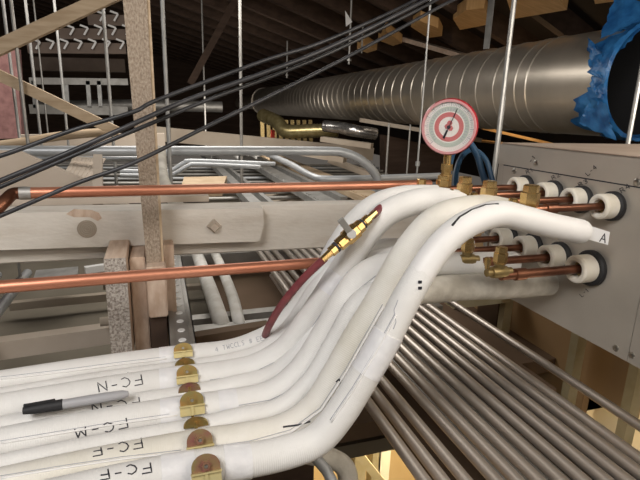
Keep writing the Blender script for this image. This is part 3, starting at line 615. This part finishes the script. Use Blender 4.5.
# ================================================================ LOWER RIGHT
XW = 1.0
bm = nb(); box(bm, (XW+.05,.74,-.70),(XW+.07,1.9,-.32)); box(bm, (XW+.05,.88,-.80),(XW+.07,1.9,-.70)); struct(build('wall_right', bm, 'brown_panel'))
for i, (px, py) in enumerate(((503,300),(572,352),(627,400))):
    y = OX(px, py, XW).y; bm = nb(); box(bm, (XW,y-.012,-1.6 if i else -.78),(XW+.03,y+.012,-.32)); struct(build('trim_%d' % (2+i), bm, 'stud_metal'))
bm = nb(); beam(bm, OX(395,312,XW-.02), OX(505,297,XW-.02), .03, .035); o = build('stud_track', bm, 'stud_metal'); tag(o, 'cream metal rail below the dusty pipe, left under the grey box', 'rail')
bm = nb(); box(bm, (XW+.02,OX(490,330,XW).y,-.80),(XW+.04,OX(470,330,XW).y,-.32)); o = build('panel_board', bm, 'deck'); tag(o, 'dark board standing behind the single conduit, left of the first stud', 'board')
# room below: floor, walls
bm = nb(); box(bm, (-4,-1,-3.3),(6,8,-3.2)); struct(build('floor', bm, 'floor'))
bm = nb(); box(bm, (-4,2.4,-3.2),(6,2.5,-.84)); struct(build('wall_back', bm, 'orange_wall'))
bm = nb(); box(bm, (2.6,-1,-3.2),(2.7,2.4,-.84)); struct(build('wall_far_right', bm, 'cream_wall'))
bm = nb(); box(bm, (1.12,.97,-.84),(2.6,2.4,-.80)); struct(build('trim_6', bm, 'deck'))
for i, (px, w) in enumerate(((362,.05),(378,.035),(386,.05))):
    y = 1.5; a = OY(px, 440, y); bm = nb(); box(bm, (a.x-w/2,y,-3.2),(a.x+w/2,y+.05,-.841)); o = build('wall_stud', bm, ('stud_metal','stud_metal','cream_wall')[i]); tag(o, ('olive stud in the lit room below, leftmost of three','middle olive stud in the lit room below','pale stud in the lit room below, rightmost of three')[i], 'stud', 'studs in the room below')
bar('wall_rail', OY(322,447,1.45), OY(396,438,1.45), .03, .03, 'steel_dull', 'grey horizontal rail above the lit studs', 'rail')
bar('wall_brace', OY(352,446,1.4), OY(386,488,1.4), .02, .03, 'stud_metal', 'olive diagonal brace across the lit studs', 'brace')
bm = nb(); box(bm, (.02,.70,-.66),(.235,.74,-.50)); o = build('dark_joist', bm, 'dark_timber'); tag(o, 'dark reddish joist below the nearest pipe at the bottom', 'joist')
# deck above the room, near edge seen left of the bank
bm = nb(); box(bm, (.15,.86,-.70),(.93,2.2,-.66)); box(bm, (.93,.99,-.70),(1.05,2.2,-.66)); struct(build('trim_7', bm, 'deck'))
# cream panel, its pale colour paints the lit rectangle at right bottom
bm = nb(); a = OX(612,412,1.5); box(bm, (1.5,a.y-.05,a.z-.12),(1.52,a.y+.07,a.z+.08)); o = build('lit_rectangle_panel', bm, 'cream_wall'); tag(o, 'small cream panel painting the bright lit rectangle below the single conduit at lower right', 'panel')
bm = nb(); tube(bm, [OX(585,408,1.3),OX(600,400,1.3),OX(612,393,1.3),OX(632,392,1.3)], .006, 8, sm=4); lathe(bm, OX(622,386,1.3), (-1,0,0), [(0,.02),(.01,.02)], 14); o = build('black_bracket', bm, 'ink'); tag(o, 'thin black bent bracket in the lit opening at lower right', 'bracket')

# ================================================================ DUCT
Xd, Zd, Rd = 1.6, .132, .19
dt = thing('spiral_duct', V((Xd,4,Zd-Rd)), 'big round galvanised spiral duct crossing the top right', 'duct')
ye = 1.315; yf = 7.7
def cyl(name, ya, yb, r0, r1, m, cap=False, seg=56):
    bm = nb(); tube(bm, [(Xd,ya,Zd),(Xd,yb,Zd)], [r0, r1], seg, cap=cap); return build(name, bm, m, dt, True)
bm = nb(); Ys = [ye, 1.60, 1.70, 1.78]
y = 1.78
ringY = []
while y < yf:
    ringY.append(y); y += .125
prof = [(ye, Rd-.001),(ye, Rd)]
for y in [1.70,1.765]+ringY[1:]: prof += [(y-.006,Rd),(y-.003,Rd+.003),(y+.003,Rd+.003),(y+.006,Rd)]
prof += [(yf,Rd),(yf,Rd+.012),(yf+.05,Rd+.012),(yf+.05,.12),(9.9,.12),(9.9,.11)]
rings = [[bm.verts.new((Xd+math.cos(k*6.28319/64)*r, yy+.02*math.sin(k*6.28319/64*1)*0, Zd+math.sin(k*6.28319/64)*r)) for k in range(64)] for yy, r in prof]
for A, B in zip(rings[:-1], rings[1:]):
    for k in range(64): bm.faces.new((A[k],A[(k+1)%64],B[(k+1)%64],B[k]))
build('ribbed_wall', bm, 'duct', dt, True)
bm = nb(); tube(bm, [(Xd,ye+.001,Zd),(Xd,ye+1.2,Zd)], Rd-.004, 48, cap=False); bm.faces.new([v for v in bm.verts][-48:]); build('dark_mouth_tube', bm, 'rubber', dt, True)  # black inner tube paints the darkness inside the open duct end
# crumpled blue film on the duct mouth
bm = nb(); N = 96; rows = []
for j in range(13):
    row = []
    for k in range(N):
        a = k*6.28319/N; jag = .055+.035*math.sin(a*5+1)+.02*math.sin(a*13)+.012*math.sin(a*29+2)
        jag = max(jag, .012)+(.05 if math.sin(a) < -.1 and math.cos(a) < 0 else 0)
        yy = ye-.006+jag*(j/12)*1.15; rr = Rd+.004+.005*abs(math.sin(a*17+j*.5))*(1 if j else 0)+.002*random.random()
        if j == 0: rr = Rd-.002
        row.append(bm.verts.new((Xd+math.cos(a)*rr, yy, Zd+math.sin(a)*rr)))
    rows.append(row)
for A, B in zip(rows[:-1], rows[1:]):
    for k in range(N): bm.faces.new((A[k],A[(k+1)%N],B[(k+1)%N],B[k]))
inn = [bm.verts.new((Xd+math.cos(k*6.28319/N)*(Rd-.012), ye+.02, Zd+math.sin(k*6.28319/N)*(Rd-.012))) for k in range(N)]
for k in range(N): bm.faces.new((rows[0][k],rows[0][(k+1)%N],inn[(k+1)%N],inn[k]))
bf = thing('blue_film', V((Xd,ye,Zd-Rd)), 'crumpled blue plastic film wrapped over the open duct end', 'plastic film')
build('wrap', bm, 'blue', bf, True)
# flap standing up from the top left of the mouth
def crumple(corners, nu, nv, amp, seed):
    rnd = random.Random(seed); bm = nb(); a, b, c, d = corners; g_ = []
    for i in range(nu+1):
        r_ = []
        for j in range(nv+1):
            p = a.lerp(b, i/nu).lerp(d.lerp(c, i/nu), j/nv); r_.append(bm.verts.new(p+V((rnd.uniform(-amp,amp),rnd.uniform(-amp,amp)*1.5,rnd.uniform(-amp,amp)))))
        g_.append(r_)
    for i in range(nu):
        for j in range(nv): bm.faces.new((g_[i][j],g_[i+1][j],g_[i+1][j+1],g_[i][j+1]))
    return bm
build('flap', crumple([OX(600,40,1.47),OX(618,54,1.47),OX(655,12,1.55),OX(619,-14,1.55)], 10, 12, .004, 3), 'blue', bf, True)
build('loose_tuft', crumple([OX(588,38,1.43),OX(604,52,1.42),OX(603,100,1.40),OX(592,92,1.40)], 6, 14, .004, 5), 'blue', bf, True)
build('loose_tuft', crumple([OX(590,98,1.40),OX(606,104,1.39),OX(616,140,1.42),OX(579,124,1.42)], 8, 10, .004, 8), 'blue', bf, True)
# strap hanger and rods
def roofz(x): return .91-.217*x
def rod(px, py, Y, zb_, label, r=.0045, m='steel', grp='threaded hanger rods', tagw=False, ztop=None):
    p = OY(px, py, Y); t = thing('hanger_rod', V((p.x,Y,zb_)), label, 'rod', grp); zt_ = (roofz(p.x)+.03) if ztop is None else ztop
    bm = nb(); lathe(bm, (p.x,Y,zb_), (0,0,1), [(0,r),(zt_-zb_,r)], 8); rd_ = build('rod', bm, m, t, True)
    bm = nb(); lathe(bm, (p.x,Y,zb_+.02), (0,0,1), [(0,r*2.2),(.012,r*2.2)], flats=6); build('nut', bm, m, rd_)
    return t
rod(10,60,2.0,-.45,'hanger rod closest to the left edge of the picture',.005)
rod(18,60,1.7,-.45,'second hanger rod from the left edge, darker',.005,'steel_dull')
rod(32,60,2.2,-.45,'third hanger rod from the left edge, in front of both braces',.005)
rod(60,60,2.3,-.45,'fourth hanger rod from the left edge, over the brace crossing',.005)
rod(40,60,3.4,-.45,'thin dark hanger rod between the third and fourth, farther back',.005,'steel_dull')
rod(107,60,1.9,-.45,'hanger rod just left of the rough stud',.0055)
rod(165,60,1.5,-.50,'hanger rod just right of the rough stud',.0058)
rod(204,80,4.2,-.7,'thin dim hanger rod between the stud and the centre rod',.007,'steel_dull')
rod(240.5,60,2.2,-.42,'straight hanger rod crossing the cables left of the duct',.0065,'steel_dull')
rod(287,70,5.,.32,'short far hanger rod with a white speck above the duct end',.008,'steel_dull')
rod(361,66,3.6,Zd+.30,'thin short rod right of the white flagged rod',.006,'steel_dull')
t = rod(349,60,3.1,.30,'dark hanger rod with a white paper flag above the duct',.007,'steel_dull')
c = OY(348,18,3.08); bm = nb(); prism(bm, [c+V((-.02,0,.04)),c+V((.03,0,-.02)),c+V((-.01,0,-.05))], (0,.004,0)); build('paper_flag', bm, 'flag', t)
rod(425,70,1.15,-.15,'slim hanger rod passing just left of the gauge',.0026)
rod(506,70,1.02,-.32,'bright hanger rod right of the gauge, in front of the duct',.0055)
rod(499,140,1.06,-.32,'short rod parallel to the bright rod by the box corner',.0045,ztop=.05)
rod(636,100,.80,-.30,'bright rod at the right edge in front of the duct mouth',.0045,ztop=.75)
rod(390,110,2.6,-.62,'thin rod below the duct, left of the gauge',.006,'steel_dull',ztop=-.05)
rod(410,130,2.4,-.62,'leftmost of two thin rods right beside the gauge',.0045,'steel_dull',ztop=-.05)
c = OX(489,20,1.52); bm = nb(); box(bm, (c.x,c.y-.022,.315),(c.x+.004,c.y+.022,.70)); o = build('duct_strap', bm, 'steel'); tag(o, 'flat metal strap holding the duct from the roof', 'strap')

# ================================================================ ROOF
dr = V((1.43,.53,-.31)); 
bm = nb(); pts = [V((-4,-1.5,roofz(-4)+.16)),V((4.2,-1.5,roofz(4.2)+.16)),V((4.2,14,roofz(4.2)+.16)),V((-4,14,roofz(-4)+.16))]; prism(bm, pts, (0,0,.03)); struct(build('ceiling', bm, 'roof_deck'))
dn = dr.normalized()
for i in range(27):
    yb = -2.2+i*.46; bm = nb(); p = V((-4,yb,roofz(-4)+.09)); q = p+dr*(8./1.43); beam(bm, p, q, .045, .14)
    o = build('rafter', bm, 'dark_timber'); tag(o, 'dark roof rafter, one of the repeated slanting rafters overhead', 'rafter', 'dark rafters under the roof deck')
# blocking boards between the rafters
def onroof(px, py, h=.005): r_ = ray(px, py); return r_*((.91-h)/(r_.z+.217*r_.x))
for i, q in enumerate((((595,4),(592,-9),(628,-9),(626,0)), ((513,19),(567,10),(553,-9),(504,-9)), ((453,19),(466,10),(484,8),(491,24),(460,30)), ((411,27),(420,21),(438,28),(442,36),(428,38)), ((378,40),(386,31),(402,43),(393,46)), ((357,49),(363,42),(377,50),(367,53)))):
    bm = nb(); prism(bm, [onroof(*p) for p in q], (0,0,.06)); o = build('pine_block', bm, 'block'); tag(o, '%s pine block from the right among the lit blocks above the duct' % ordn[i].capitalize(), 'block', 'pine blocks between rafters')
bm = nb(); beam(bm, OY(408,40,3.6), OY(470,58,3.0), .12, .03); o = build('reddish_board', bm, 'timber'); tag(o, 'reddish board above the duct left of the metal strap', 'board')
# plenum back and left walls
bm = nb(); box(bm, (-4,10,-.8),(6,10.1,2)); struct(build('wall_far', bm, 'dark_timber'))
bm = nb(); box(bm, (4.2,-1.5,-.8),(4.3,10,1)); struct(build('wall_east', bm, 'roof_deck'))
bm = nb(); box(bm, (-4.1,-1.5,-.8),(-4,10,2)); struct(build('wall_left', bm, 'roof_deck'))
bm = nb(); prism(bm, [OY(-30,40,3.0),OY(16,48,3.0),OY(22,138,3.0),OY(-30,140,3.0)], (0,.1,0)); o = build('insulation_batt', bm, 'pink'); tag(o, 'dusty pink insulation batt at the far left edge', 'insulation')
# light metal frame and painted light strips at top left, far back
t = thing('steel_frame', OY(80,115,4.5), 'pale steel frame with uprights far behind the braces at top left', 'frame')
bm = nb(); beam(bm, OY(30,81,4.5), OY(128,82,4.5), .05, .05); beam(bm, OY(30,109,4.5), OY(128,111,4.5), .05, .07); build('rail', bm, 'steel_dull', t)
for px in (34,66,88,99): bm = nb(); beam(bm, OY(px,81,4.5), OY(px+2,108,4.5), .05 if px != 66 else .03, .03, V((1,0,0))); build('upright', bm, 'steel', t)
conduit([OY(40,107,5.2),OY(130,105,5.2),OY(222,107,5.2)], .055, 'steel_dull', 'dim round pipe far back, joining the small end of the duct', None, 3)
bm = nb(); beam(bm, OY(32,64,5.0), OY(125,66,5.0), .1, .11); o = build('brown_beam', bm, 'timber_dim'); tag(o, 'dim brown beam behind the steel frame at top left', 'beam')
k = 0
for j, (yy, x0, n) in enumerate(((12,96,3),(26,68,5),(40,36,7))):
    bm = nb(); beam(bm, OY(x0-8,yy+8,4.0), OY(126,yy+9,4.0), .05, .07); o = build('slat_board', bm, 'timber_dim'); tag(o, ('topmost short grey slat board at the roof edge, top left','middle grey slat board at the roof edge, top left','lowest grey slat board at the roof edge, top left')[j], 'board')
    for i in range(n):
        px = x0+i*14-(j*2); a = OY(px, yy-1, 3.95); b = OY(px+8, yy+2, 3.95); c = OY(px+4, yy+9, 3.95)
        bm = nb(); beam(bm, a, b, .012, .012, V((0,1,0))); beam(bm, b, c, .012, .008, V((0,1,0))); o = build('painted_light_strip', bm, 'flag'); tag(o, '%s small white strip of painted light from the left on the %s slat board' % (ordn[i], ('topmost','middle','lowest')[j]), 'light strip', 'painted light strips at the roof edge')  # white strips stand for light coming through gaps at the roof edge
# gold and silver flexible ducts beyond
def flex(P, r, m, label, sm=6):
    bm = nb(); Q = smoothpath(P, sm*3); rr = [r*(1+.12*(i % 2)) for i in range(len(Q))]; tube(bm, Q, rr, 16); o = build('flexible_duct', bm, m, None, False); tag(o, label, 'duct')
flex([OY(262,115,3.8),OY(277,122,3.6),OY(286,131,3.5),OY(310,131,3.4),OY(338,130,3.3)], .045, 'gold', 'golden foil flexible duct bending under the big duct')
flex([OY(324,126,3.2),OY(342,128,3.1),OY(356,131,3.0),OY(376,134,3.0)], .035, 'silver', 'crinkled silver foil duct right of the golden one')
for i, (p, q, h) in enumerate((((298,152),(345,160),.05),((330,160),(372,175),.05),((322,139),(372,146),.05),((360,120),(480,140),.04),((482,128),(560,146),.03),((472,140),(500,143),.02))):
    bar('yellow_timber', OY(*p, 2.9), OY(*q, 2.7), .06, h*.6, 'cream_beam' if i < 4 else 'block', ('pale timber lying under the bent conduit, left','pale timber under the bend of the long conduit','pale timber below the silver foil duct','long dim timber crossing below the duct toward the gauge','bright pine strip above the top of the grey box','short bright strip just right of the gauge')[i], 'timber', 'pale timbers beneath the duct')
bm = nb(); prism(bm, [OY(385,135,3.6),OY(450,150,3.6),OY(450,182,3.6),OY(385,182,3.6)], (0,.1,0)); o = build('reddish_board', bm, 'timber'); o.data.materials[0] = M['dark_timber']; tag(o, 'dark reddish board behind the bent conduit, left of the gauge', 'board')
for i in range(9):
    a = OY(262+i*6, 120, 4.2); b = OY(263+i*6, 146, 4.2); bar('upright_batten', a, b, .03, .03, 'brass_old', '%s dim yellow upright slat from the left under the duct end' % ordn[i], 'slat', 'yellow upright slats', V((0,1,0)))
bar('red_ribbon', OY(273,130,3.9), OY(272.5,146,3.9), .03, .01, 'orange_tape', 'small red ribbon hanging below the duct end', 'ribbon', None, V((0,1,0)))

# ================================================================ LIGHT
def area(loc, target, size, e, col, sy=None):
    l = bpy.data.lights.new('unseen_light', 'AREA'); l.energy = e; l.color = col; l.size = size
    if sy: l.shape = 'RECTANGLE'; l.size_y = sy
    o = bpy.data.objects.new('unseen_light', l); C.objects.link(o); o.location = loc; o.rotation_euler = (V(target)-V(loc)).to_track_quat('-Z', 'Y').to_euler(); return o
area((-.55,-.35,.75), (.15,.7,-.3), .5, 14, (1,.97,.94))
area((.75,-.45,.5), (.5,.7,-.4), .8, 7, (1,.88,.74))  # warm unseen light, enlarged to spread highlights on the conduit bank
area((.95,.12,.16), (1.5,2.2,.12), .35, 6, (1,.92,.80))  # added light without a fixture, brightens the duct
area((.6,4.0,-.15), (1.6,6,.1), .5, 4, (1,.92,.82))  # added light without a fixture, lifts the far end of the duct
area((.2,2.2,.55), (.2,2.3,-.5), .9, 13, (1,.94,.86))  # added overhead light, brightens the conduits behind the beam
area((-.8,2.2,.7), (-.6,3.2,0), .6, 6, (1,.93,.85))
area((.9,1.6,-.90), (.5,1.9,-3), .8, 32, (1,.80,.5))
area((1.7,.9,-1.0), (1.2,1.0,-3), .5, 14, (1,.86,.6))
def point(loc, e, col, r=.05):
    l = bpy.data.lights.new('unseen_light', 'POINT'); l.energy = e; l.color = col; l.shadow_soft_size = r
    o = bpy.data.objects.new('unseen_light', l); C.objects.link(o); o.location = loc
point((2.25,2.6,.02), 2.2, (1,.72,.40)); point((1.15,1.4,-.02), .5, (1,.80,.55)); point((.86,.50,-.66), .5, (1,.80,.55), .03)  # added, no fixtures; first warms the pine blocks, last the brown wall panel
w = bpy.data.worlds.new('world'); sc.world = w; w.use_nodes = True
w.node_tree.nodes['Background'].inputs[0].default_value = (.9,.8,.7,1); w.node_tree.nodes['Background'].inputs[1].default_value = .10
sc.view_settings.view_transform = 'Standard'; sc.view_settings.look = 'None'; sc.view_settings.gamma = 1; sc.view_settings.exposure = .2; sc.view_settings.use_curve_mapping = False
